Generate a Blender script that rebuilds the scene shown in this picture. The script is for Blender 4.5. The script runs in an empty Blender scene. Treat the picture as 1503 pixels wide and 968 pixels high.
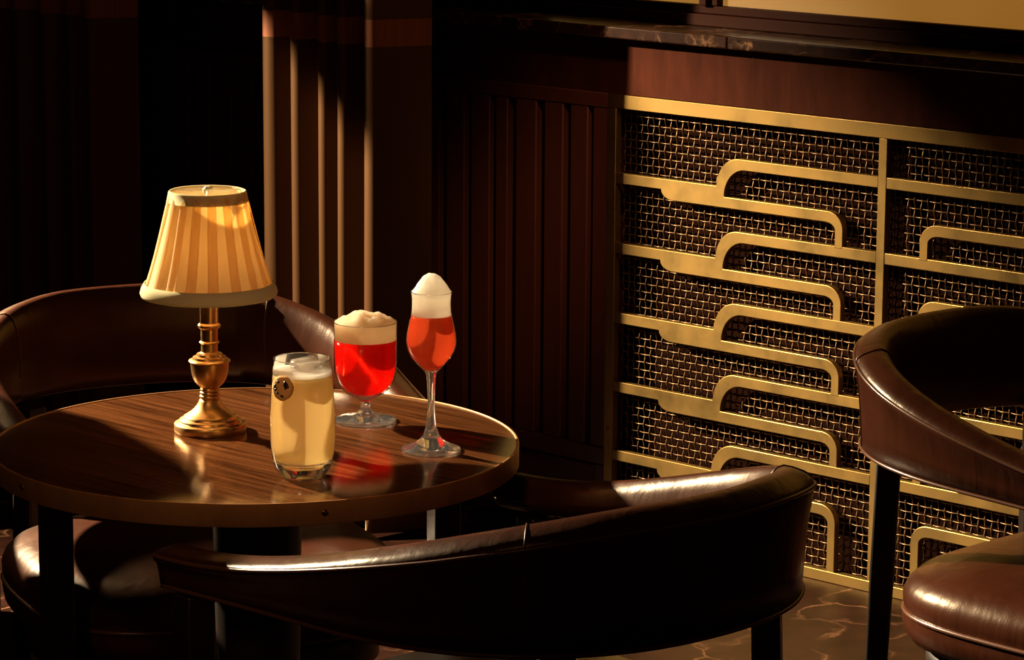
import bpy, bmesh, math, random
import numpy as np
from mathutils import Vector, Matrix, noise
random.seed(4)
C = bpy.context.scene.collection
PI = math.pi

# ------------------------------------------------------------------ helpers
class MB:
    """collects geometry for ONE mesh object"""
    def __init__(s): s.v = []; s.f = []; s.n = 0
    def add(s, v, f):
        s.v.append(np.asarray(v, float)); s.f += [tuple(i + s.n for i in q) for q in f]; s.n += len(v); return s
    def box(s, x0, x1, y0, y1, z0, z1):
        v = [(x, y, z) for z in (z0, z1) for y in (y0, y1) for x in (x0, x1)]
        return s.add(v, [(0, 2, 3, 1), (4, 5, 7, 6), (0, 1, 5, 4), (2, 6, 7, 3), (0, 4, 6, 2), (1, 3, 7, 5)])
    def lathe(s, prof, n=64, c=(0, 0, 0), rf=None):
        k = len(prof); a = np.arange(n) * 2 * PI / n; v = []
        for j, (r, z) in enumerate(prof):
            for t in a:
                rr = r if rf is None else rf(r, z, t)
                v.append((c[0] + rr * math.cos(t), c[1] + rr * math.sin(t), c[2] + z))
        f = [(j * n + i, j * n + (i + 1) % n, (j + 1) * n + (i + 1) % n, (j + 1) * n + i) for j in range(k - 1) for i in range(n)]
        return s.add(v, f)
    def tube(s, pts, r, n=8, closed=False, cap=True):
        P = np.asarray(pts, float); m = len(P)
        T = np.gradient(P, axis=0) if not closed else np.roll(P, -1, 0) - np.roll(P, 1, 0)
        T /= np.linalg.norm(T, axis=1)[:, None]
        up = np.array([0, 0, 1.]) if abs(T[:, 2]).max() < .9 else np.array([.31, .95, .05])
        X = np.cross(T, up); X /= np.linalg.norm(X, axis=1)[:, None]; Y = np.cross(X, T)
        rr = np.broadcast_to(np.asarray(r, float), (m,))
        a = np.arange(n) * 2 * PI / n
        V = P[:, None, :] + rr[:, None, None] * (np.cos(a)[None, :, None] * X[:, None, :] + np.sin(a)[None, :, None] * Y[:, None, :])
        f = []
        for j in range(m if closed else m - 1):
            j2 = (j + 1) % m
            f += [(j * n + i, j2 * n + i, j2 * n + (i + 1) % n, j * n + (i + 1) % n) for i in range(n)]
        if cap and not closed: f += [tuple(range(n)), tuple((m - 1) * n + i for i in range(n))[::-1]]
        return s.add(V.reshape(-1, 3), f)
    def prism(s, poly, y0, y1):
        """2D polygon in x,z extruded along y"""
        n = len(poly)
        v = [(x, y0, z) for x, z in poly] + [(x, y1, z) for x, z in poly]
        return s.add(v, [tuple(range(n)), tuple(range(2 * n - 1, n - 1, -1))] + [(i, i + n, (i + 1) % n + n, (i + 1) % n) for i in range(n)])
    def build(s, name, mat, parent=None, smooth=True, bevel=0, angle=40, sub=0):
        me = bpy.data.meshes.new(name)
        me.from_pydata(np.concatenate(s.v).tolist(), [], s.f); me.update()
        bm = bmesh.new(); bm.from_mesh(me); bmesh.ops.recalc_face_normals(bm, faces=bm.faces)
        bm.to_mesh(me); bm.free()
        o = bpy.data.objects.new(name, me); C.objects.link(o)
        me.materials.append(mat)
        if parent: o.parent = parent
        if bevel:
            b = o.modifiers.new('bevel', 'BEVEL'); b.width = bevel; b.segments = 2; b.limit_method = 'ANGLE'; b.angle_limit = math.radians(35)
        if sub:
            b = o.modifiers.new('sub', 'SUBSURF'); b.levels = b.render_levels = sub
        if smooth:
            me.polygons.foreach_set('use_smooth', [True] * len(me.polygons))
            if angle < 180: me.set_sharp_from_angle(angle=math.radians(angle))
        return o

def thing(name, label, cat, loc=(0, 0, 0), rz=0, group=None):
    o = bpy.data.objects.new(name, None); C.objects.link(o); o.empty_display_size = .05
    o.location = loc; o.rotation_euler = (0, 0, rz)
    return tag(o, label, cat, group)
def tag(o, label, cat, group=None):
    o['label'] = label; o['category'] = cat
    if group: o['group'] = group
    return o
def struct(o, label, cat):
    o['kind'] = 'structure'; o['label'] = label; o['category'] = cat; return o

def nodes(name):
    m = bpy.data.materials.new(name); m.use_nodes = True; nt = m.node_tree
    return m, nt, nt.nodes['Principled BSDF']
def N(nt, t, **kw):
    n = nt.nodes.new(t)
    for k, v in kw.items():
        if k in n.inputs: n.inputs[k].default_value = v
        else: setattr(n, k, v)
    return n
def ramp(nt, fac, stops):
    r = nt.nodes.new('ShaderNodeValToRGB'); el = r.color_ramp.elements
    while len(el) < len(stops): el.new(.5)
    for e, (p, c) in zip(el, stops): e.position = p; e.color = (*c, 1) if len(c) == 3 else c
    nt.links.new(fac, r.inputs[0]); return r
def coords(nt, scale=(1, 1, 1), rot=(0, 0, 0), kind='Object'):
    t = nt.nodes.new('ShaderNodeTexCoord'); mp = nt.nodes.new('ShaderNodeMapping')
    mp.inputs['Scale'].default_value = scale; mp.inputs['Rotation'].default_value = rot
    nt.links.new(t.outputs[kind], mp.inputs['Vector']); return mp.outputs[0]
def bump(nt, p, h, strength, dist=.001):
    b = N(nt, 'ShaderNodeBump'); b.inputs['Strength'].default_value = strength; b.inputs['Distance'].default_value = dist
    nt.links.new(h, b.inputs['Height']); nt.links.new(b.outputs[0], p.inputs['Normal'])
def plain(name, col, rough=.5, metal=0, coat=0, spec=.5, **kw):
    m, nt, p = nodes(name)
    p.inputs['Base Color'].default_value = (*col, 1); p.inputs['Roughness'].default_value = rough
    p.inputs['Metallic'].default_value = metal; p.inputs['Coat Weight'].default_value = coat; p.inputs['Coat Roughness'].default_value = .1
    p.inputs['Specular IOR Level'].default_value = spec
    for k, v in kw.items(): p.inputs[k].default_value = v
    return m

# ------------------------------------------------------------------ materials
def mat_wood(name, dark, light, scale, rot=(0, 0, 0), rough=.3, coat=0, br=.15, spec=.5):
    m, nt, p = nodes(name); v0 = coords(nt, (1, 1, 1), rot)
    mp = nt.nodes.new('ShaderNodeMapping'); mp.inputs['Scale'].default_value = scale; nt.links.new(v0, mp.inputs['Vector']); v = mp.outputs[0]
    n1 = N(nt, 'ShaderNodeTexNoise', Scale=1.0, Detail=8.0, Roughness=.72, Distortion=.25); nt.links.new(v, n1.inputs['Vector'])
    r = ramp(nt, n1.outputs[0], [(.32, dark), (.5, tuple((a + b) / 2 for a, b in zip(dark, light))), (.68, light)])
    nt.links.new(r.outputs[0], p.inputs['Base Color'])
    p.inputs['Roughness'].default_value = rough; p.inputs['Coat Weight'].default_value = coat; p.inputs['Coat Roughness'].default_value = .06
    p.inputs['Specular IOR Level'].default_value = spec
    bump(nt, p, n1.outputs[0], br, .002); return m
def mat_brass(name, col, col2, rough=.3, sc=18, metal=1, stretch=(1, 1, 1)):
    m, nt, p = nodes(name); v = coords(nt, stretch)
    n1 = N(nt, 'ShaderNodeTexNoise', Scale=float(sc), Detail=6.0, Roughness=.6); nt.links.new(v, n1.inputs['Vector'])
    r = ramp(nt, n1.outputs[0], [(.3, col2), (.62, col)]); nt.links.new(r.outputs[0], p.inputs['Base Color'])
    q = ramp(nt, n1.outputs[0], [(.3, (rough * 1.4,) * 3), (.7, (rough * .85,) * 3)]); nt.links.new(q.outputs[0], p.inputs['Roughness'])
    p.inputs['Metallic'].default_value = metal; return m
def mat_leather(name):
    m, nt, p = nodes(name); v = coords(nt)
    n1 = N(nt, 'ShaderNodeTexNoise', Scale=9.0, Detail=3.0); nt.links.new(v, n1.inputs['Vector'])
    r = ramp(nt, n1.outputs[0], [(.3, (.033, .0078, .0032)), (.7, (.058, .0150, .006))]); nt.links.new(r.outputs[0], p.inputs['Base Color'])
    vo = N(nt, 'ShaderNodeTexNoise', Scale=420.0, Detail=2.0); nt.links.new(v, vo.inputs['Vector'])
    w = N(nt, 'ShaderNodeTexNoise', Scale=1.0, Detail=3.0, Distortion=.3); nt.links.new(coords(nt, (26, 26, 5)), w.inputs['Vector'])
    a = N(nt, 'ShaderNodeMath', operation='MULTIPLY_ADD'); a.inputs[1].default_value = .06
    nt.links.new(vo.outputs[0], a.inputs[0]); nt.links.new(w.outputs[0], a.inputs[2])
    bump(nt, p, a.outputs[0], .45, .004)
    p.inputs['Roughness'].default_value = .30; p.inputs['Specular IOR Level'].default_value = .45
    p.inputs['Specular Tint'].default_value = (1, .78, .55, 1)
    return m
def mat_marble(name, base, vein, scale=3.0, rough=.15, w=.012, spec=.5):
    m, nt, p = nodes(name); v = coords(nt)
    n0 = N(nt, 'ShaderNodeTexNoise', Scale=scale * 1.3, Detail=5.0); nt.links.new(v, n0.inputs['Vector'])
    mx = N(nt, 'ShaderNodeVectorMath', operation='MULTIPLY_ADD'); mx.inputs[1].default_value = (.55, .55, .55)
    nt.links.new(n0.outputs['Color'], mx.inputs[0]); nt.links.new(v, mx.inputs[2])
    vo = N(nt, 'ShaderNodeTexVoronoi', feature='DISTANCE_TO_EDGE', Scale=float(scale) * 1.6); nt.links.new(mx.outputs[0], vo.inputs['Vector'])
    rv = ramp(nt, vo.outputs['Distance'], [(0, (1, 1, 1)), (w, (.35,) * 3), (w * 4, (0, 0, 0))])
    n2 = N(nt, 'ShaderNodeTexNoise', Scale=scale * 2.2, Detail=3.0); nt.links.new(v, n2.inputs['Vector'])
    rm = ramp(nt, n2.outputs[0], [(.42, (0, 0, 0)), (.62, (1, 1, 1))])
    mu = N(nt, 'ShaderNodeMath', operation='MULTIPLY'); nt.links.new(rv.outputs[0], mu.inputs[0]); nt.links.new(rm.outputs[0], mu.inputs[1])
    n3 = N(nt, 'ShaderNodeTexNoise', Scale=scale * 5, Detail=8.0, Roughness=.7); nt.links.new(v, n3.inputs['Vector'])
    rb = ramp(nt, n3.outputs[0], [(.35, tuple(c * .5 for c in base)), (.7, tuple(c * 1.6 for c in base))])
    mix = N(nt, 'ShaderNodeMix', data_type='RGBA'); nt.links.new(mu.outputs[0], mix.inputs['Factor'])
    nt.links.new(rb.outputs[0], mix.inputs[6]); mix.inputs[7].default_value = (*vein, 1)
    nt.links.new(mix.outputs[2], p.inputs['Base Color']); p.inputs['Roughness'].default_value = rough; p.inputs['Specular IOR Level'].default_value = spec; return m
def mat_thin_glass(name, tint=(1, 1, 1), edge=.9):
    """thin blown glass wall: clear, with a Fresnel reflection"""
    m, nt, p = nodes(name); out = nt.nodes['Material Output']; nt.nodes.remove(p)
    t = N(nt, 'ShaderNodeBsdfTransparent'); t.inputs[0].default_value = (*tint, 1)
    g = N(nt, 'ShaderNodeBsdfGlossy'); g.inputs['Roughness'].default_value = .03
    lw = N(nt, 'ShaderNodeFresnel'); lw.inputs['IOR'].default_value = 1.5
    mu = N(nt, 'ShaderNodeMath', operation='MULTIPLY'); mu.inputs[1].default_value = edge; nt.links.new(lw.outputs[0], mu.inputs[0])
    mx = N(nt, 'ShaderNodeMixShader'); nt.links.new(mu.outputs[0], mx.inputs[0]); nt.links.new(t.outputs[0], mx.inputs[1]); nt.links.new(g.outputs[0], mx.inputs[2])
    nt.links.new(mx.outputs[0], out.inputs[0]); return m
def mat_glass(name, caustic_mix=0):
    m, nt, p = nodes(name); out = nt.nodes['Material Output']
    p.inputs['Base Color'].default_value = (1, 1, 1, 1); p.inputs['Transmission Weight'].default_value = 1
    p.inputs['Roughness'].default_value = .03; p.inputs['IOR'].default_value = 1.5
    if caustic_mix:  # white diffuse share stands in for caustic light in the glass
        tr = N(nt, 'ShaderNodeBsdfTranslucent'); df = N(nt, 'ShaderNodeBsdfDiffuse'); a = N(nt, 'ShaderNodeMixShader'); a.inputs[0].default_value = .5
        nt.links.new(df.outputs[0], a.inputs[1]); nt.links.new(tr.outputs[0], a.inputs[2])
        b = N(nt, 'ShaderNodeMixShader'); b.inputs[0].default_value = caustic_mix; nt.links.new(p.outputs[0], b.inputs[1]); nt.links.new(a.outputs[0], b.inputs[2])
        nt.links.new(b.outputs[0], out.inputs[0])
    return m
def mat_drink(name, col, tcol, sss=.03, trans=.4, clear=.35, rad=(1, 1, 1)):
    """cloudy liquid: light scatters inside it and passes through it"""
    m, nt, p = nodes(name); out = nt.nodes['Material Output']
    p.inputs['Base Color'].default_value = (*col, 1); p.inputs['Roughness'].default_value = .15; p.inputs['IOR'].default_value = 1.33
    p.inputs['Subsurface Weight'].default_value = 1; p.inputs['Subsurface Radius'].default_value = rad; p.inputs['Subsurface Scale'].default_value = sss
    tr = N(nt, 'ShaderNodeBsdfTranslucent'); tr.inputs[0].default_value = (*tcol, 1)
    tp = N(nt, 'ShaderNodeBsdfTransparent'); tp.inputs[0].default_value = (*tcol, 1)
    a = N(nt, 'ShaderNodeMixShader'); a.inputs[0].default_value = trans; nt.links.new(p.outputs[0], a.inputs[1]); nt.links.new(tr.outputs[0], a.inputs[2])
    b = N(nt, 'ShaderNodeMixShader'); b.inputs[0].default_value = clear; nt.links.new(a.outputs[0], b.inputs[1]); nt.links.new(tp.outputs[0], b.inputs[2])
    nt.links.new(b.outputs[0], out.inputs[0]); return m
def mat_fabric_shade(name, col, trans=.45):
    m, nt, p = nodes(name); out = nt.nodes['Material Output']
    w = N(nt, 'ShaderNodeTexNoise', Scale=900.0, Detail=1.0); nt.links.new(coords(nt), w.inputs['Vector']); bump(nt, p, w.outputs[0], .15, .0006)
    p.inputs['Base Color'].default_value = (*col, 1); p.inputs['Roughness'].default_value = .9; p.inputs['Specular IOR Level'].default_value = .1
    tr = N(nt, 'ShaderNodeBsdfTranslucent'); tr.inputs[0].default_value = (col[0], col[1] * .88, col[2] * .68, 1)
    a = N(nt, 'ShaderNodeMixShader'); a.inputs[0].default_value = trans; nt.links.new(p.outputs[0], a.inputs[1]); nt.links.new(tr.outputs[0], a.inputs[2])
    nt.links.new(a.outputs[0], out.inputs[0]); return m

YAW = -.7610655; OX, OY = .196103, 5.893402
M = {}
M['table_wood'] = mat_wood('table veneer', (.018, .005, .002), (.150, .052, .017), (5, 130, 5), (0, 0, .76), .12, 0, .07)
M['frieze_wood'] = mat_wood('frieze wood', (.026, .006, .003), (.060, .0145, .0065), (16, 16, 3), (0, 0, 0), .6, 0, .08, .03)
M['slat_wood'] = mat_wood('slat wood', (.060, .016, .008), (.085, .023, .011), (8, 8, 2), (0, 0, 0), .38, 0, .05)
M['dark_wood'] = plain('ebonised wood', (.010, .004, .003), .42)
M['board'] = plain('backing board', (.008, .003, .002), .9, spec=.0)
M['brass'] = mat_brass('grille brass', (.375, .237, .078), (.285, .168, .05), .40, 9)
M['wire'] = mat_brass('wire brass', (.21, .125, .068), (.14, .078, .04), .38, 60)
M['lampbrass'] = mat_brass('lamp brass', (.64, .37, .125), (.52, .28, .08), .31, 40)
M['band'] = mat_brass('table band brass', (.48, .24, .085), (.26, .11, .04), .42, 14, .55, (1, 1, .4))
M['screw'] = plain('screw bronze', (.16, .075, .03), .35, 1)
M['leather'] = mat_leather('brown leather')
M['piping'] = plain('leather piping', (.10, .036, .016), .3, spec=.7)
M['thread'] = plain('stitching', (.20, .085, .035), .6)
M['marble_floor'] = mat_marble('floor marble', (.015, .005, .003), (.20, .09, .045), 2.6, .5, .010, .06)
M['marble_sill'] = mat_marble('sill marble', (.026, .009, .005), (.30, .15, .07), 5.0, .25, .02)
M['wall'] = plain('dark wall', (.020, .006, .004), .7)
M['winframe'] = plain('window frame', (.030, .009, .005), .6, spec=.05)
M['thin'] = mat_thin_glass('thin glass')
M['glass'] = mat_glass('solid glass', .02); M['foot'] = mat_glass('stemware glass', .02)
M['biscuit'] = mat_brass('biscuit', (.82, .44, .15), (.72, .34, .10), .8, 160, 0)
M['chip'] = plain('chocolate', (.012, .004, .003), .4)
M['shade'] = mat_fabric_shade('pleated cotton', (.90, .79, .55), .5)
M['pleat'] = mat_fabric_shade('pleat cotton', (.92, .82, .60), .72)
M['trimcloth'] = mat_fabric_shade('trim ribbon', (.72, .66, .40), .25)
M['frost'] = plain('white wire', (.7, .62, .45), .5)
M['bulb'] = plain('bulb', (.9, .85, .7), .3, **{'Emission Color': (1, .72, .42, 1), 'Emission Strength': 10.0})
M['highball'] = mat_drink('pale cloudy drink', (.97, .76, .44), (1, .85, .54), .03, .4, .32, (1, .8, .5))
M['foam'] = mat_drink('white foam', (.97, .92, .84), (1, .93, .82), .03, .35, .14)
M['foam_tan'] = mat_drink('tan foam', (.74, .61, .44), (.85, .70, .50), .03, .35, .10)
M['red'] = mat_drink('red drink', (.72, .045, .028), (.9, .07, .04), .04, .5, .40, (1, .3, .2))
M['peach'] = mat_drink('coral drink', (.68, .175, .085), (.85, .28, .14), .03, .5, .40, (1, .5, .3))

def mat_curtain():
    m, nt, p = nodes('curtain cloth')
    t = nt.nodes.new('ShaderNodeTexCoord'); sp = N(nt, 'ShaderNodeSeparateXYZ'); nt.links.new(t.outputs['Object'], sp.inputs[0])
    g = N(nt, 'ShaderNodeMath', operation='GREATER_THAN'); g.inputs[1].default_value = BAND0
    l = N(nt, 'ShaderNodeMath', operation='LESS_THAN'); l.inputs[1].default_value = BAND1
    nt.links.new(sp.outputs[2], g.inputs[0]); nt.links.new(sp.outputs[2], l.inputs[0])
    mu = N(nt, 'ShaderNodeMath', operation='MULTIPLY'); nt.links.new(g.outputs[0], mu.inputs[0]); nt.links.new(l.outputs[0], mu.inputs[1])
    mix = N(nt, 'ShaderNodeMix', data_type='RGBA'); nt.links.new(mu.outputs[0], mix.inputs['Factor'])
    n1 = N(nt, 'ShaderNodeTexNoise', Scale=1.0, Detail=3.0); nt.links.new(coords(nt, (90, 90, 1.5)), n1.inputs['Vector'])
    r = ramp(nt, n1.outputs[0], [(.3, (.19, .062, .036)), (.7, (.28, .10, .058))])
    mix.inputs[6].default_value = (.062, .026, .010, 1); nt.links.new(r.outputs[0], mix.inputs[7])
    nt.links.new(mix.outputs[2], p.inputs['Base Color'])
    p.inputs['Roughness'].default_value = .48; p.inputs['Specular IOR Level'].default_value = .5; p.inputs['Specular Tint'].default_value = (1, .7, .4, 1)
    p.inputs['Sheen Weight'].default_value = .35; p.inputs['Sheen Roughness'].default_value = .3; p.inputs['Sheen Tint'].default_value = (1, .62, .32, 1)
    n2 = N(nt, 'ShaderNodeTexNoise', Scale=300.0); nt.links.new(coords(nt), n2.inputs['Vector']); bump(nt, p, n2.outputs[0], .1, .001)
    return m
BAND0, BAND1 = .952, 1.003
M['curtain'] = mat_curtain()

def mat_window():
    m, nt, p = nodes('amber lit glass')
    v = coords(nt, (1, 1, 1))
    n1 = N(nt, 'ShaderNodeTexNoise', Scale=1.7, Detail=2.0); nt.links.new(v, n1.inputs['Vector'])
    sx = N(nt, 'ShaderNodeSeparateXYZ'); nt.links.new(v, sx.inputs[0])
    ma = N(nt, 'ShaderNodeMath', operation='MULTIPLY_ADD'); ma.inputs[1].default_value = -.35; nt.links.new(sx.outputs[0], ma.inputs[0]); nt.links.new(n1.outputs[0], ma.inputs[2])
    n2 = N(nt, 'ShaderNodeTexNoise', Scale=140.0, Detail=2.0); nt.links.new(v, n2.inputs['Vector'])
    r = ramp(nt, ma.outputs[0], [(.1, (.27, .11, .016)), (.42, (.34, .155, .028)), (.62, (.50, .29, .075))])
    nt.links.new(r.outputs[0], p.inputs['Emission Color']); p.inputs['Emission Strength'].default_value = 1.0
    p.inputs['Base Color'].default_value = (.12, .07, .03, 1); p.inputs['Roughness'].default_value = .35
    bump(nt, p, n2.outputs[0], .2, .001); return m
M['pane'] = mat_window()

# ------------------------------------------------------------------ setting
WALL = dict(loc=(OX, OY, 0), rz=YAW)     # wall frame: x along the wall, y into the wall, z up
def at_wall(o): o.location = WALL['loc']; o.rotation_euler = (0, 0, WALL['rz']); return o
fl = MB().box(-6, 5, .3, 9, -.05, 0).build('floor', M['marble_floor'], smooth=False)
struct(fl, 'dark brown veined marble floor', 'floor')
w = MB().box(-3.2, 2.2, .062, .2, 0, .962)
w.box(-3.2, -.32, .13, .2, .962, 2.7)
w.box(-.32, 2.2, .10, .2, 1.9, 2.7)
struct(at_wall(w.build('wall_back', M['wall'], smooth=False)), 'dark panelled wall below and beside the amber window', 'wall')
# marble sill, with a joint
s = MB(); s.box(-3.2, .298, -.035, .128, .966, .989); s.box(.2995, 2.2, -.035, .128, .966, .989)
struct(at_wall(s.build('trim_1', M['marble_sill'], bevel=.003)), 'dark veined marble window sill', 'sill')
s = MB().box(-3.2, 2.2, .002, .06, .857, .966)
struct(at_wall(s.build('trim_2', M['frieze_wood'], bevel=.001)), 'brown wood frieze board under the marble sill', 'trim')
# slatted wall panel left of the grille
s = MB(); s.box(-1.4, -.0225, .03, .06, .0, .857)              # back board
s.box(-1.4, -.0225, .0, .032, .828, .857)                       # top rail
s.box(-1.4, -.0225, .0, .032, .128, .163)                       # rail under the slats
x = -.061
edges = [(-.061, -.0225), (-.120, -.075), (-.189, -.140), (-.266, -.211), (-.321, -.289), (-.389, -.338)]
for k in range(13): edges.append((-.389 - .0705 * (k + 1), -.338 - .0705 * (k + 1)))
for a, b in edges:
    s.prism([(a, .163), (b, .163), (b, .828), (a, .828)], .002, .032)
s.box(-.045, -.0225, .0, .032, 0, .128); s.box(-1.4, -.045, .0, .032, 0, .02)
s.box(-1.4, -.0455, .012, .03, .0205, .122)                     # lower recessed panel
struct(at_wall(s.build('trim_3', M['slat_wood'], bevel=.0025)), 'dark wooden slatted wall panel between the curtain and brass grille', 'panel')

# window: frame, mullion and two frosted panes
win = bpy.data.objects.new('window_1', None); C.objects.link(win); at_wall(win)
struct(win, 'amber backlit frosted window in a dark frame above the marble sill', 'window')
f = MB(); f.box(-.32, 2.2, .090, .128, .9895, 1.012); f.box(-.32, 2.2, .098, .128, 1.0125, 1.028)
f.box(-.32, -.275, .092, .128, 1.0285, 1.9); f.box(-.32, 2.2, .092, .128, 1.86, 1.9)
f.build('window_frame', M['winframe'], win, bevel=.002)
f = MB(); f.box(.128, .146, .086, .128, 1.0285, 1.86); f.box(.147, .166, .096, .128, 1.0285, 1.86); f.build('mullion', M['winframe'], win, bevel=.002)
for a, b in ((-.275, .128), (.166, 2.2)):
    MB().box(a, b, .112, .122, 1.0285, 1.86).build('pane', M['pane'], win, smooth=False)

# ------------------------------------------------------------------ brass radiator grille
gr = at_wall(thing('radiator_grille', 'brass grille of scrolled rails over woven wire set below the window', 'grille'))
FD = .014                                                      # bar depth
def arc(cx, cz, rx, rz, a0, a1, n=10):
    return [(cx + rx * math.cos(math.radians(a0 + (a1 - a0) * i / n)), cz + rz * math.sin(math.radians(a0 + (a1 - a0) * i / n))) for i in range(n + 1)]
LP = .624; POST = (.624, .642)
def scroll_polys(zt, last):
    """one scroll rail of the left bay: outline pieces, zt = top of the straight left rail"""
    hump = zt + .0548; low = zt - .019; th = .0205
    P = []
    # left rail and lobe merged with the lower strip, up the hump to the right rail
    o = [(0, zt), (.250, zt)]
    o += arc(.303, zt, .052, hump - zt, 176, 90, 12)
    o += [(LP, hump), (LP, hump - th)]
    o += arc(.318, low, .048, hump - th - low, 90, 180, 12)
    o += [(.5, low)]
    o += [(.512, low)] + arc(.512, low - .033, .036, .033, 90, 0, 8)[1:]
    end = .0209 if last else zt - .1356 + .0548
    o += [(.548, end - .004), (.530, end - .004)]
    o += arc(.508, low - th - .014, .022, .014, 0, 90, 6)
    o += [(.5, low - th)]
    o += [(.145, low - th)] + arc(.145, zt - th, .030, zt - low, -90, -180, 8)[1:]
    o += [(0, zt - th)]
    return o
def bay(x0, mirror):
    for k in range(5):
        zt = .7064 - .1356 * k
        o = scroll_polys(zt, k == 4)
        if mirror: o = [(LP - x, z) for x, z in o]
        o = [(x + x0, z) for x, z in o]
        b = MB().prism(o, .0004 * (k % 2), FD).build('scroll_rail', M['brass'], gr, angle=30)
        bv = b.modifiers.new('bevel', 'BEVEL'); bv.width = .0012; bv.segments = 2; bv.limit_method = 'ANGLE'; bv.angle_limit = math.radians(60)
bay(0, False); bay(.642, True)
MB().box(-.022, 1.288, -.001, .016, .830, .8565).build('top_rail', M['brass'], gr, bevel=.001)
MB().box(-.022, 1.288, -.001, .016, .0005, .0209).build('bottom_rail', M['brass'], gr, bevel=.001)
for a, b in ((-.022, 0), POST, (1.266, 1.288)):
    MB().box(a, b, -.0005, .016, .0212, .8297).build('post', M['brass'], gr, bevel=.001)
def wires(x0, x1, z0, z1, yc):
    nx = int(round((x1 - x0) / .0144)); nz = int(round((z1 - z0) / .0152)); amp = .0016; r = .00135
    xs = [x0 + (i + .5) * (x1 - x0) / nx for i in range(nx)]; zs = [z0 + (j + .5) * (z1 - z0) / nz for j in range(nz)]
    b = MB()
    px, pz = (x1 - x0) / nx, (z1 - z0) / nz
    for i, x in enumerate(xs):
        t = np.arange(0, nz * 4 + 1) / 4; ph = np.cos(PI * (t - .5) + PI * i)
        b.tube(np.stack([0 * t + x, yc + amp * ph, z0 + t * pz], 1), r, 6, cap=False)
    for j, z in enumerate(zs):
        t = np.arange(0, nx * 4 + 1) / 4; ph = -np.cos(PI * (t - .5) + PI * j)
        b.tube(np.stack([x0 + t * px, yc + amp * ph, 0 * t + z], 1), r, 6, cap=False)
    return b
wires(-.005, .629, .012, .838, .025).build('wire_mesh', M['wire'], gr, angle=180)
wires(.637, 1.271, .012, .838, .025).build('wire_mesh', M['wire'], gr, angle=180)
MB().box(-.022, 1.288, .050, .0615, .001, .8565).build('backing_board', M['board'], gr, smooth=False)
sc = MB(); sc.lathe([(.0001, -.002), (.0028, -.0018), (.0036, 0), (.0036, .001)], 14)
so = sc.build('screw', M['screw'], gr); so.rotation_euler = (PI / 2, 0, 0); so.location = (-.011, -.0012, .205)

# ------------------------------------------------------------------ curtains
def curtain(path, label, group, z0=.015, z1=2.6):
    """path: plan polyline in wall frame (x, c) with c the distance out from the wall; extruded as cloth"""
    P = np.array(path, float)
    # smooth the path (Chaikin)
    for _ in range(3):
        Q = np.empty((2 * len(P) - 2, 2)); Q[0::2] = .75 * P[:-1] + .25 * P[1:]; Q[1::2] = .25 * P[:-1] + .75 * P[1:]
        P = np.vstack([P[:1], Q, P[-1:]])
    zs = np.r_[np.linspace(z0, z1, 40)]
    v = []
    for z in zs:
        k = (z - .9)
        for i, (x, c) in enumerate(P):
            wv = noise.noise(Vector((x * 7, z * 1.3, 3.1))) * .010 * min(1, abs(k)) + .006 * math.sin(3.1 * z + x * 11) * min(1, abs(k) * 1.2)
            v.append((x + wv, -(c + .6 * wv), z))
    n = len(P); f = [(j * n + i, j * n + i + 1, (j + 1) * n + i + 1, (j + 1) * n + i) for j in range(len(zs) - 1) for i in range(n - 1)]
    o = at_wall(MB().add(v, f).build('curtain', M['curtain'], angle=180))
    so = o.modifiers.new('thick', 'SOLIDIFY'); so.thickness = .003; so.offset = -1
    return tag(o, label, 'curtain', group)
def pleats(noses):
    """each nose: (x, c, flank_dx, flank_dc, nose_width)"""
    path = [(noses[0][0] + .012, .02), (noses[0][0] + .006, .12)]
    for i, (x, c, dx, dc, nw) in enumerate(noses):
        r = nw * .62; cx = x + r * .72                  # rounded nose of the fold
        path += [(x + .006, c - dc * .95 - .02), (x - .001, c - r * 1.9)]
        for p in (-80, -55, -32, -10, 12, 34, 54, 68): path.append((cx + r * math.sin(math.radians(p)), c - r + r * math.cos(math.radians(p))))
        x1, c1 = path[-1]
        path += [(x1 + dx * u, c1 - dc * u) for u in (.06, .12, .25, .45, .7, .9, 1)]
    return path
K = .39
def nose_s(px): return {390: -.757, 433: -.675, 472: -.597, 500: -.543, 537: -.471}[px] + (K - .21) * 1.0
nz = [(nose_s(390), K, .018, .066, .030), (nose_s(433), K, .016, .060, .020), (nose_s(472), K, .010, .044, .018), (nose_s(500), K, .010, .046, .018), (nose_s(537), K, .044, .106, .024)]
curtain(pleats(nz), 'dark velvet curtain with light catching its folds beside the slatted panel', 'velvet curtains on the window wall')
nz = []
x = -1.62
for i in range(7):
    wd = [.07, .10, .055, .12, .06, .09, .10][i]
    nz.append((x, K - .02 * (i % 2), wd * .5, .05 + .3 * wd, .022)); x += wd
curtain(pleats(nz), 'dark velvet curtain hanging in shadow at the far left corner', 'velvet curtains on the window wall')

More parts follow.
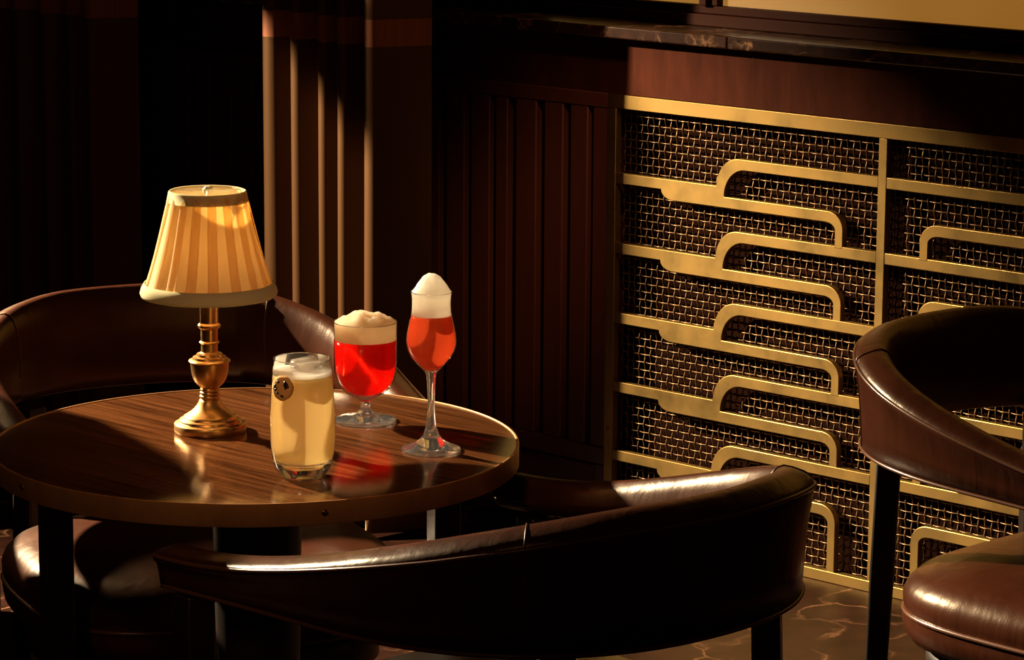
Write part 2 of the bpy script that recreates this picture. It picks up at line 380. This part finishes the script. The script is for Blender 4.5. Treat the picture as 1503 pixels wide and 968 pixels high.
# ------------------------------------------------------------------ armchairs
CH = dict(w=0.2804, b=0.3039, l=0.2965, zB=0.7436, zA=0.6206, bB=0.5947, bA=0.5726, e0=.0946, spl=-0.0095)
def plan(n):
    w, b, l, spl = CH['w'], CH['b'], CH['l'], CH['spl']
    th = np.linspace(PI / 2, 0, 200); ex = 2 / 2.3
    xs = w * np.abs(np.cos(th)) ** ex; ys = -b * np.abs(np.sin(th)) ** ex
    u = np.linspace(0, 1, 60)[1:]
    xs = np.r_[xs, w + spl * u]; ys = np.r_[ys, l * u]
    d = np.r_[0, np.cumsum(np.hypot(np.diff(xs), np.diff(ys)))]; d /= d[-1]
    t = np.linspace(0, 1, n // 2 + 1); X = np.interp(t, d, xs); Y = np.interp(t, d, ys)
    t = np.r_[-t[:0:-1], t]; X = np.r_[-X[:0:-1], X]; Y = np.r_[Y[:0:-1], Y]
    k = np.ones(9) / 9
    for A in (X, Y):
        B = np.convolve(A, k, 'same'); A[6:-6] = B[6:-6]
    a = abs(t); kk = np.clip((a - CH['e0']) / (1 - CH['e0']), 0, 1); S = kk * kk * (3 - 2 * kk)
    zt = CH['zB'] - (CH['zB'] - CH['zA']) * S; zb = CH['bB'] + (CH['bA'] - CH['bB']) * a ** 2
    tx, ty = np.gradient(X), np.gradient(Y); L = np.hypot(tx, ty); nx, ny = ty / L, -tx / L
    return t, X, Y, zt, zb, nx, ny
def armchair(label):
    t, X, Y, zt, zb, nx, ny = plan(160)
    root = thing('armchair', label, 'armchair', group='brown leather tub chairs')
    n = len(t); v = []
    def section(i):
        h = zt[i] - zb[i]; a = abs(t[i]); k = h / .155
        pad = .050 if h > .1 else .030 + .020 * (h - .05) / .05
        q = min(1, k + .25)
        pts = [(.008, 0), (.010, h * .30), (.0135, h * .58), (.0180, h - .030 * q), (.0190, h - .0195 * q), (.0168, h - .0128 * q), (.0085, h - .0070 * q), (-.0035, h - .0022), (-.014, h), (-.021, h - .0025), (-.0275, h - .0100), (-.0320, h - .024 * q), (-.0360, h - .044 * q),
               (-.037, h * .50), (-.034, h * .34), (-.028, h * .14), (-.018, .0035), (-.004, -.001)]
        return pts
    for i in range(n):
        for o, z in section(i):
            v.append((X[i] + nx[i] * o, Y[i] + ny[i] * o, zb[i] + z))
    m = len(section(0)); f = []
    for i in range(n - 1):
        for j in range(m):
            f.append((i * m + j, (i + 1) * m + j, (i + 1) * m + (j + 1) % m, i * m + (j + 1) % m))
    # rounded arm ends
    for i, sg in ((0, -1), (n - 1, 1)):
        d = np.array([X[i] - X[i - sg], Y[i] - Y[i - sg]]); d /= np.hypot(*d)
        base = [i * m + j for j in range(m)]; prev = base
        cz = (zt[i] + zb[i]) / 2
        for q, (sc_, dd) in enumerate(((.93, .006), (.78, .011), (.45, .0135))):
            ring = []
            for (o, z) in section(i):
                zz = zb[i] + z; oo = -.008 + (o + .008) * sc_; zz = cz + (zz - cz) * sc_
                ring.append(len(v)); v.append((X[i] + nx[i] * oo + d[0] * dd, Y[i] + ny[i] * oo + d[1] * dd, zz))
            for j in range(m): f.append((prev[j], ring[j], ring[(j + 1) % m], prev[(j + 1) % m]))
            prev = ring
        f.append(tuple(prev))
    MB().add(v, f).build('backrest', M['leather'], root, angle=180)
    # piping along the outer top edge and the lower edge
    def line(fn, rr, name, mat):
        MB().tube([fn(i) for i in range(n)], rr, 8).build(name, mat, root, angle=180)
    def top(i):
        s_ = section(i)[4]; return (X[i] + nx[i] * (s_[0] + .0004), Y[i] + ny[i] * (s_[0] + .0004), zb[i] + s_[1] + .001)
    def bot(i):
        return (X[i] + nx[i] * .0088, Y[i] + ny[i] * .0088, zb[i] + .001)
    line(top, .0026, 'top_piping', M['piping']); line(bot, .0026, 'lower_piping', M['piping'])
    # cross seams
    for sgn in (-1, 1):
        i = int(np.argmin(abs(t - .30 * sgn)))
        sec = section(i)
        P = [(X[i] + nx[i] * (o + .0006 * np.sign(o)), Y[i] + ny[i] * (o + .0006 * np.sign(o)), zb[i] + z + (.0008 if z > (zt[i] - zb[i]) * .9 else 0)) for o, z in sec[:15]]
        MB().tube(P, .0010, 6).build('seam', M['piping'], root, angle=180)
    # seat cushion: domed superellipse with a piped edge
    def seat_ring(sc_, z, ex=3.2, hw=0.2559, y0=-0.2053, y1=0.2769, n=72):
        r = []; cy, hd = (y0 + y1) / 2, (y1 - y0) / 2
        for q in range(n):
            a = 2 * PI * q / n; c_, s_ = math.cos(a), math.sin(a)
            r.append((math.copysign(abs(c_) ** (2 / ex), c_) * (hw - sc_), cy + math.copysign(abs(s_) ** (2 / ex), s_) * (hd - sc_), z * 0.955 + 0.0681))
        return r
    def rings(lst, name, mat, cap=True):
        v = []; f = []; nn = 72
        for sc_, z in lst: v += seat_ring(sc_, z)
        for j in range(len(lst) - 1):
            f += [(j * nn + i, j * nn + (i + 1) % nn, (j + 1) * nn + (i + 1) % nn, (j + 1) * nn + i) for i in range(nn)]
        f += [tuple(range(nn))[::-1], tuple((len(lst) - 1) * nn + i for i in range(nn))]
        return MB().add(v, f).build(name, mat, root, angle=180)
    ct = [(.030, .285), (.012, .292), (.004, .305), (.001, .322), (.004, .334), (.0015, .345), (.001, .358), (.006, .371), (.018, .384), (.040, .394), (.080, .402), (.14, .407), (.2, .409), (.24, .4095)]
    rings(ct, 'seat', M['leather'])
    MB().tube(seat_ring(.0025, .334), .0034, 8, closed=True).build('seat_piping', M['piping'], root, angle=180)
    # seat rail frame
    rings([(.034, .235), (.030, .238), (.030, .283), (.034, .2849)], 'seat_rail', M['dark_wood'])
    # legs
    def leg(x, y, zt_, name='leg', ang=0, tw=.019, bw=.0135, lean=(0, 0)):
        zz = [0, .25, .42, zt_]; v = []; f = []
        for q, z in enumerate(zz):
            hw = bw + (tw - bw) * min(1, z / .42); k = (zt_ - z) / zt_
            for dx, dy in ((-1, -1), (1, -1), (1, 1), (-1, 1)):
                xx, yy = dx * hw, dy * hw * .85
                v.append((x + lean[0] * k + xx * math.cos(ang) - yy * math.sin(ang), y + lean[1] * k + xx * math.sin(ang) + yy * math.cos(ang), z))
        for q in range(3): f += [(q * 4 + i, q * 4 + (i + 1) % 4, q * 4 + 4 + (i + 1) % 4, q * 4 + 4 + i) for i in range(4)]
        f += [(3, 2, 1, 0), (12, 13, 14, 15)]
        MB().add(v, f).build(name, M['dark_wood'], root, bevel=.003)
    for sx in (-1, 1):
        leg(sx * 0.2664, 0.2559, 0.5719)
        leg(sx * 0.1623, -0.2225, 0.5907, ang=sx * .65, lean=(sx * .012, -.015))
    return root
def dup(root, label):
    r = root.copy(); C.objects.link(r); r['label'] = label
    for ch in list(root.children):
        c = ch.copy(); C.objects.link(c); c.parent = r
    return r
front = armchair('brown leather tub chair in front, its curved back turned to the viewer')
back = dup(front, 'brown leather tub chair behind the lamp, its seat tucked under the table')
right = dup(front, 'brown leather tub chair at the right edge beside the brass grille')
for o, (x, y, a) in ((front, (0.01284, 3.37646, 0.75738)), (back, (-0.43798, 4.14076, 3.57202)), (right, (0.77869, 4.01347, -2.38882))):
    o.location = (x, y, 0); o.rotation_euler = (0, 0, a)

# ------------------------------------------------------------------ table
TX, TY, TZ, TR = -.31522, 3.74784, .66226, .325
tb = thing('round_table', 'round dark wood table with a brass edge band holding lamp and cocktails', 'table', (TX, TY, 0))
MB().lathe([(.0001, TZ - .024), (.30, TZ - .024), (TR - .0035, TZ - .022), (TR - .0035, TZ - .0004), (TR - .006, TZ), (.15, TZ), (.0001, TZ)], 160).build('tabletop', M['table_wood'], tb)
bd = MB().lathe([(TR - .0033, TZ - .026), (TR - .0008, TZ - .0265), (TR, TZ - .0255), (TR, TZ + .0002), (TR - .0008, TZ + .0009), (TR - .0026, TZ + .0009), (TR - .0033, TZ + .0002), (TR - .0033, TZ - .026)], 200).build('rim_band', M['band'], tb)
for px_a in (-2.498, -1.248, 0.0, 1.25, 2.5):
    s = MB(); s.lathe([(.0001, .0016), (.0022, .0014), (.0036, .0006), (.0042, -.0008)], 18)
    s.box(-.0037, .0037, -.0005, .0005, .0008, .0019)
    q = s.build('screw', M['screw'], bd); q.location = ((TR + .0001) * math.cos(px_a), (TR + .0001) * math.sin(px_a), TZ - .0125)
    q.rotation_euler = (PI / 2, random.uniform(0, 3), px_a + PI / 2)
MB().lathe([(.0001, .02), (.050, .02), (.0505, .3), (.0555, .58), (.056, .615), (.10, .625), (.10, TZ - .0245), (.0001, TZ - .0245)], 72).build('pedestal', M['dark_wood'], tb)
MB().lathe([(.0001, 0), (.180, 0), (.185, .004), (.185, .010), (.175, .016), (.06, .0215), (.0001, .0215)], 80).build('base_plate', M['dark_wood'], tb)

# ------------------------------------------------------------------ table lamp
lp = thing('table_lamp', 'small brass table lamp with a pleated cream shade', 'lamp', (-.378, 3.808, TZ + .0001))
prof = [(.0001, 0), (.0445, 0), (.0452, .001), (.0452, .0100), (.0442, .0112), (.0395, .0122), (.0388, .0128), (.0388, .0150), (.0380, .0160), (.0340, .0168), (.0335, .0174), (.0330, .0195),
        (.0300, .0215), (.0250, .0245), (.0205, .0285), (.0168, .0330), (.0142, .0375), (.0128, .0405),
        (.0118, .0412), (.0128, .0424), (.0134, .0440), (.0128, .0456), (.0116, .0464), (.0124, .0474), (.0129, .0488), (.0124, .0502), (.0113, .0510), (.0120, .0520), (.0124, .0532), (.0118, .0545), (.0112, .0552),
        (.0130, .0572), (.0172, .0612), (.0205, .0665), (.0226, .0730), (.0236, .0800), (.0240, .0860), (.0240, .0880), (.0256, .0886), (.0262, .0896), (.0256, .0908), (.0215, .0922), (.0212, .0932), (.0208, .0948), (.0168, .0962), (.0165, .0972), (.0160, .0988), (.0118, .1000), (.0106, .1010),
        (.0104, .1020), (.0104, .1115), (.0120, .1122), (.0126, .1133), (.0120, .1144), (.0106, .1152), (.0108, .1300), (.0126, .1312), (.0140, .1326), (.0144, .1342), (.0140, .1358), (.0124, .1370), (.0112, .1378), (.0114, .1600), (.0114, .1700), (.0001, .1702)]
MB().lathe(prof, 72).build('lamp_base', M['lampbrass'], lp, angle=50)
MB().lathe([(.0001, .1703), (.0085, .1703), (.0085, .195), (.0001, .195)], 24).build('socket', M['frost'], lp)
MB().lathe([(.006, .1952), (.009, .202), (.0165, .218), (.0185, .232), (.015, .245), (.0075, .2525), (.0001, .254)], 32).build('bulb', M['bulb'], lp, angle=180)
Z0, Z1, R0, R1 = .1735, .3035, .0815, .0458
NP = 17
def shade_r(r, z, t): return r + .0005 * math.sin(t * 7 + z * 40)
pr = [(R0 - (R0 - R1) * k - .0035 * math.sin(PI * k) * (1 - k), Z0 + (Z1 - Z0) * k) for k in np.linspace(0, 1, 16)]
sh = MB().lathe(pr, 360, rf=shade_r).build('lamp_shade', M['shade'], lp, angle=35)
so_ = sh.modifiers.new('thick', 'SOLIDIFY'); so_.thickness = .0006
pl = MB()                                                # folded-over box pleats lying on the shade
for q in range(NP):
    t0 = 2 * PI * q / NP + random.uniform(-.02, .02); v = []; nn = 7
    for r, z in pr:
        k = (z - Z0) / (Z1 - Z0); wdt = 2 * PI / NP * (.46 + .16 * k + random.uniform(-.004, .004))
        for i in range(nn):
            u = i / (nn - 1); lift = .0005 + .0018 * min(1, u * (1 - u) * 6) * (1.1 - .5 * k)
            v.append(((r + lift) * math.cos(t0 + wdt * u), (r + lift) * math.sin(t0 + wdt * u), z))
    pl.add(v, [(j * nn + i, j * nn + i + 1, (j + 1) * nn + i + 1, (j + 1) * nn + i) for j in range(len(pr) - 1) for i in range(nn - 1)])
pl.build('pleats', M['pleat'], sh, angle=180)
MB().lathe([(R0 + .0005, Z0 - .002), (R0 + .0030, Z0 - .0005), (R0 + .0042, Z0 + .003), (R0 + .0025, Z0 + .009), (R0 - .0012, Z0 + .0155), (R0 - .0020, Z0 + .0155), (R0 - .0006, Z0 + .009), (R0 - .0005, Z0 - .0015), (R0 + .0005, Z0 - .002)], 120, rf=lambda r, z, t: r + .0004 * math.sin(9 * t)).build('bottom_trim', M['trimcloth'], sh, angle=180)
MB().lathe([(R1 + .0050, Z1 - .0125), (R1 + .0046, Z1 - .0128), (R1 + .0022, Z1 - .0005), (R1 + .0010, Z1 + .0010), (R1 - .0006, Z1 + .0002), (R1 - .0004, Z1 - .006), (R1 + .0034, Z1 - .0125)], 120, rf=lambda r, z, t: r + .0004 * math.sin(8 * t + 1)).build('top_trim', M['trimcloth'], sh, angle=180)
b = MB()
for a in (.6, .6 + 2 * PI / 3, .6 + 4 * PI / 3):
    b.tube([(.004 * math.cos(a), .004 * math.sin(a), Z1 + .001), (.024 * math.cos(a), .024 * math.sin(a), Z1 - .001), ((R1 - .0002) * math.cos(a), (R1 - .0002) * math.sin(a), Z1 - .001)], .0010, 6)
b.lathe([(.0001, Z1 - .002), (.006, Z1 - .002), (.006, Z1 + .003), (.003, Z1 + .006), (.0001, Z1 + .006)], 20)
b.tube([(0, 0, .254), (0, 0, Z1)], .0012, 6)
b.build('shade_carrier', M['frost'], lp)

# ------------------------------------------------------------------ drinks
def foam_dome(r, z0, h, name, mat, root, amp, seed, base=None, ex=2.0):
    n, m = 72, 18; v = []; f = []
    prof = list(base or [])
    k0 = len(prof)
    for j in range(m):
        u = j / (m - 1) * .999
        prof.append((r * (1 - u ** 1.0), z0 + h * (1 - (1 - u) ** ex)))
    for q, (rr, z) in enumerate(prof):
        for i in range(n):
            a = 2 * PI * i / n; dz = dr = 0
            if q >= k0:
                e = min(1, (q - k0) / 3)
                dz = e * amp * (noise.noise(Vector((rr * math.cos(a) * 70, rr * math.sin(a) * 70, seed))) + .5 * noise.noise(Vector((rr * math.cos(a) * 190, rr * math.sin(a) * 190, seed + 5))))
            v.append((rr * math.cos(a), rr * math.sin(a), z + dz))
    for q in range(len(prof) - 1): f += [(q * n + i, q * n + (i + 1) % n, (q + 1) * n + (i + 1) % n, (q + 1) * n + i) for i in range(n)]
    f.append(tuple(range(n))[::-1]); f.append(tuple((len(prof) - 1) * n + i for i in range(n)))
    return MB().add(v, f).build(name, mat, root, angle=180)
ZT = TZ + .0004
# tall tumbler with pale drink
hb = thing('tumbler', 'tall clear tumbler of pale cloudy drink with ice and a biscuit on its side', 'cocktail', (-.245, 3.561, ZT))
outer = [(.0260, .0035), (.0305, .0080), (.0340, .0150), (.0365, .0260), (.0380, .0400), (.0386, .0550), (.0383, .0750), (.0372, .0960), (.0356, .1180), (.0338, .1420)]
wall_ = [(.0260, .0035)] + outer[1:] + [(.0334, .1427), (.0328, .1420), (.0344, .1180)]
MB().lathe(outer + [(.0335, .1426), (.0330, .1420)], 96).build('glass_wall', M['thin'], hb, angle=180)
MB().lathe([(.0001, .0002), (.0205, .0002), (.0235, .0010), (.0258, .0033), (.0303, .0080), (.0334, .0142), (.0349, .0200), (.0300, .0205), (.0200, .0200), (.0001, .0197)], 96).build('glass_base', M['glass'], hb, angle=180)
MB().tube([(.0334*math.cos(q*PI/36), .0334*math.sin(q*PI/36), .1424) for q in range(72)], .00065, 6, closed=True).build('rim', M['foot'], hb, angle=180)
liq = [(.0001, .0202), (.0200, .0205), (.0310, .0212), (.0346, .0234), (.0361, .0290), (.0373, .0400), (.0379, .0550), (.0376, .0750), (.0365, .0960), (.0350, .1180), (.0347, .1235), (.0001, .1235)]
MB().lathe(liq, 96).build('drink', M['highball'], hb, angle=180)
foam_dome(.0344, .1285, .0005, 'foam', M['foam'], hb, .0012, 2.3, base=[(.0346, .1237), (.0345, .128)])
b = MB(); b.box(-.0165, .0165, -.0155, .0155, -.013, .013)
ic = b.build('ice_cube', M['glass'], None, bevel=.004); ic.location = (-.240, 3.566, ZT + .1265); ic.rotation_euler = (.16, -.10, .5)
tag(ic, 'clear ice block poking out of the pale drink in the tall tumbler', 'ice')
# biscuit held to the front of the tumbler
bq = thing('biscuit', 'round chocolate chip biscuit fixed to the side of the tall tumbler', 'biscuit')
def bis(r, z, t): return r * (1 + .02 * math.sin(3 * t + 1) + .015 * math.sin(7 * t))
MB().lathe([(.0001, -.0022), (.0125, -.0022), (.0142, -.0012), (.0146, .0005), (.0138, .0022), (.0115, .0034), (.006, .0041), (.0001, .0043)], 48, rf=bis).build('crumb', M['biscuit'], bq, angle=180)
for cx, cy, rr in ((.0052, .0066, .0017), (.0070, .0048, .0016), (.0082, .0024, .0017), (.0066, .0012, .0014), (.0048, .0042, .0013), (-.0046, .0070, .0014), (-.0085, .0022, .0015), (-.0070, -.0016, .0015), (-.0098, -.0008, .0012), (-.0044, -.0058, .0014), (.0022, -.0092, .0013), (.0010, -.0086, .001)):
    rr *= 1.35
    q = MB().lathe([(.0001, -.3 * rr), (rr * 1.1, 0), (rr * .8, rr * .5), (.0001, rr * .8)], 10, rf=lambda r, z, t: r * (1 + .25 * math.sin(2 * t + cx * 900))).build('chocolate_chip', M['chip'], bq)
    q.location = (cx, cy, .0044 - (cx * cx + cy * cy) * 10)
ba = math.radians(-121)                                  # where on the tumbler's side it sits
bx, by = -.245 + .0398 * math.cos(ba), 3.561 + .0398 * math.sin(ba)
nrm = Vector((math.cos(ba), math.sin(ba), .12)).normalized()
rot = nrm.to_track_quat('Z', 'Y').to_euler()
bq.location = (bx, by, ZT + .1135); bq.rotation_euler = rot

# short stemmed goblet with red drink
gb = thing('goblet', 'short stemmed goblet of bright red drink topped with tan foam', 'cocktail', (-.186, 3.869, ZT))
bowl = [(.0050, .0300), (.0150, .0322), (.0250, .0372), (.0325, .0445), (.0373, .0535), (.0394, .0640), (.0400, .0760), (.0401, .1000), (.0401, .1285)]
MB().lathe(bowl + [(.0398, .1291), (.0394, .1285)], 96).build('bowl', M['thin'], gb, angle=180)
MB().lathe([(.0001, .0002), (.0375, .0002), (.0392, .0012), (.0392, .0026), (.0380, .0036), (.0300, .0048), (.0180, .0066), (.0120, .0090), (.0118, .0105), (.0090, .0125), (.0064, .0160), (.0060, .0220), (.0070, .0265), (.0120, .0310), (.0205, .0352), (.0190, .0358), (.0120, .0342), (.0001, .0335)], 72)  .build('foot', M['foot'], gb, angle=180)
MB().lathe([(.0001, .0345), (.0130, .0352), (.0232, .0394), (.0304, .0462), (.0352, .0550), (.0377, .0650), (.0387, .0765), (.0391, .0900), (.0393, .1060), (.0001, .1060)], 96).build('drink', M['red'], gb, angle=180)
foam_dome(.0388, .1285, .012, 'foam', M['foam_tan'], gb, .0040, 8.1, base=[(.0392, .1062), (.0393, .127)], ex=2.4)
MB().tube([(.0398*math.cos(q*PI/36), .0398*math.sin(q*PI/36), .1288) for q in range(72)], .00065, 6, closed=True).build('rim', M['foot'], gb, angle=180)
# tall stemmed tulip glass with coral drink
tg = thing('tulip_glass', 'tall slender stemmed glass of coral drink crowned with white foam', 'cocktail', (-.098, 3.705, ZT))
bowl = [(.0060, .0965), (.0095, .1000), (.0165, .1070), (.0235, .1150), (.0285, .1240), (.0306, .1335), (.0300, .1430), (.0280, .1540), (.0256, .1650), (.0240, .1740), (.0236, .1830), (.0240, .1900), (.0250, .1965)]
MB().lathe(bowl + [(.0247, .1970), (.0244, .1965)], 96).build('bowl', M['thin'], tg, angle=180)
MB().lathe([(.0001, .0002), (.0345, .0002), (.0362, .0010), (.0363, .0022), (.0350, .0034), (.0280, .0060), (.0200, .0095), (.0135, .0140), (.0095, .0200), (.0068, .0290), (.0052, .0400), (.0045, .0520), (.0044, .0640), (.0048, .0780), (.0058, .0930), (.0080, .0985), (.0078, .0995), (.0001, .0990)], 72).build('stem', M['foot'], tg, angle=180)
MB().lathe([(.0001, .0998), (.0080, .1006), (.0155, .1076), (.0225, .1156), (.0274, .1244), (.0295, .1336), (.0289, .1430), (.0270, .1538), (.0250, .1638), (.0243, .1680), (.0001, .1680)], 96).build('drink', M['peach'], tg, angle=180)
foam_dome(.0246, .1955, .023, 'foam', M['foam'], tg, .0028, 4.7, base=[(.0242, .1682), (.0235, .174), (.0231, .183), (.0235, .190), (.0244, .1955)], ex=2.0)

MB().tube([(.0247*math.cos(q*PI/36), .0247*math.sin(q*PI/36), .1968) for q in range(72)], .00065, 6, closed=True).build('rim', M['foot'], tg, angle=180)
# ------------------------------------------------------------------ unseen light blockers added beyond the left edge of the frame
wl = MB()  # unseen panel, its outline cut to shade the curtain folds
v = [(5.81, 0), (6.9, 0), (6.9, 2.7), (5.68, 2.7), (5.675, 1.50), (5.648, 1.47), (5.648, 1.345), (5.665, 1.342), (5.715, 1.366), (5.793, 1.398), (5.81, 1.405)]; k = len(v)
wl.add([(-1.2, y, z) for y, z in v] + [(-1.24, y, z) for y, z in v], [tuple(range(k)), tuple(range(2 * k - 1, k - 1, -1))] + [(i, i + k, (i + 1) % k + k, (i + 1) % k) for i in range(k)])
struct(wl.build('curtain_blocker', M['wall'], smooth=False), 'unseen panel added to shade the curtain folds', 'wall')
wl = MB()  # unseen panel added to cast the diagonal shadow on the table
v = [(3.6, 0), (3.6, 1.03), (4.06, 1.042), (4.129, 1.024), (4.193, .975), (4.222, .945), (4.226, .75), (4.235, .66), (5.3, .55), (5.3, 0)]; k = len(v)
wl.add([(-.90, y, z) for y, z in v] + [(-.93, y, z) for y, z in v], [tuple(range(k)), tuple(range(2 * k - 1, k - 1, -1))] + [(i, i + k, (i + 1) % k + k, (i + 1) % k) for i in range(k)])
struct(wl.build('table_blocker', M['dark_wood'], smooth=False), 'unseen added partition left of the table', 'blocker')

wl = MB()  # unseen board added to dim the spot towards the upper right wall
v = [(5.60, 1.88), (5.545, 1.838), (5.51, 1.812), (5.48, 1.796), (5.40, 1.788), (5.30, 1.80), (4.9, 1.84), (4.9, 2.7), (5.60, 2.7)]; k = len(v)
wl.add([(-1.90, y, z) for y, z in v] + [(-1.92, y, z) for y, z in v], [tuple(range(k)), tuple(range(2 * k - 1, k - 1, -1))] + [(i, i + k, (i + 1) % k + k, (i + 1) % k) for i in range(k)])
struct(wl.build('grille_blocker', M['wall'], smooth=False), 'unseen added valance board hanging from the ceiling at the left', 'shield')

# ------------------------------------------------------------------ lights
def spot(name, loc, target, energy, col, size, blend, radius):
    l = bpy.data.lights.new(name, 'SPOT'); l.energy = energy; l.color = col; l.spot_size = math.radians(size); l.spot_blend = blend; l.shadow_soft_size = radius
    o = bpy.data.objects.new(name, l); C.objects.link(o); o.location = loc
    o.rotation_euler = (Vector(target) - Vector(loc)).to_track_quat('-Z', 'Y').to_euler(); return o
def area(name, loc, target, energy, col, sx, sy):
    l = bpy.data.lights.new(name, 'AREA'); l.energy = energy; l.color = col; l.shape = 'RECTANGLE'; l.size = sx; l.size_y = sy
    o = bpy.data.objects.new(name, l); C.objects.link(o); o.location = loc
    o.rotation_euler = (Vector(target) - Vector(loc)).to_track_quat('-Z', 'Y').to_euler(); return o
spot('low_warm_spot', (-2.25, 5.50, 1.95), (-.25, 4.75, .55), 2300, (1, .79, .50), 80, .9, .035)
spot('table_fill', (-.9, 1.2, 2.5), (-.22, 3.70, .66), 80, (1, .56, .28), 17, 1, .22)  # added frontal fill for the things on the table
spot('panel_fill', (.45, 3.9, 2.5), (.09, 6.0, .60), 150, (1, .56, .30), 12, 1, .12)  # added fill aimed at the slatted panel
spot('seat_fill', (-1.15, 5.05, 1.35), (-.48, 3.98, .45), 90, (1, .62, .30), 17, 1, .05)  # added fill to brighten the seat of the back chair
wd = bpy.data.worlds.new('World'); bpy.context.scene.world = wd; wd.use_nodes = True
wd.node_tree.nodes['Background'].inputs[0].default_value = (1, .25, .10, 1); wd.node_tree.nodes['Background'].inputs[1].default_value = .014

# ------------------------------------------------------------------ camera
PITCH, ROLL, FPX, CZ = .18703785, .0061891, 4557.56, 1.51398
cam = bpy.data.cameras.new('camera'); co = bpy.data.objects.new('camera', cam); C.objects.link(co)
cam.sensor_width = 36; cam.sensor_fit = 'HORIZONTAL'; cam.lens = FPX / 1503 * 36; cam.clip_start = .05
fw = Vector((0, math.cos(PITCH), -math.sin(PITCH))); up0 = Vector((0, math.sin(PITCH), math.cos(PITCH))); r0 = Vector((1, 0, 0))
R = math.cos(ROLL) * r0 + math.sin(ROLL) * up0; U = math.cos(ROLL) * up0 - math.sin(ROLL) * r0
co.matrix_world = Matrix(((R.x, U.x, -fw.x, 0), (R.y, U.y, -fw.y, 0), (R.z, U.z, -fw.z, CZ), (0, 0, 0, 1)))
sc_ = bpy.context.scene; sc_.camera = co
sc_.view_settings.view_transform = 'Standard'; sc_.view_settings.look = 'None'
sc_.view_settings.exposure = 0; sc_.view_settings.gamma = 1; sc_.view_settings.use_curve_mapping = False
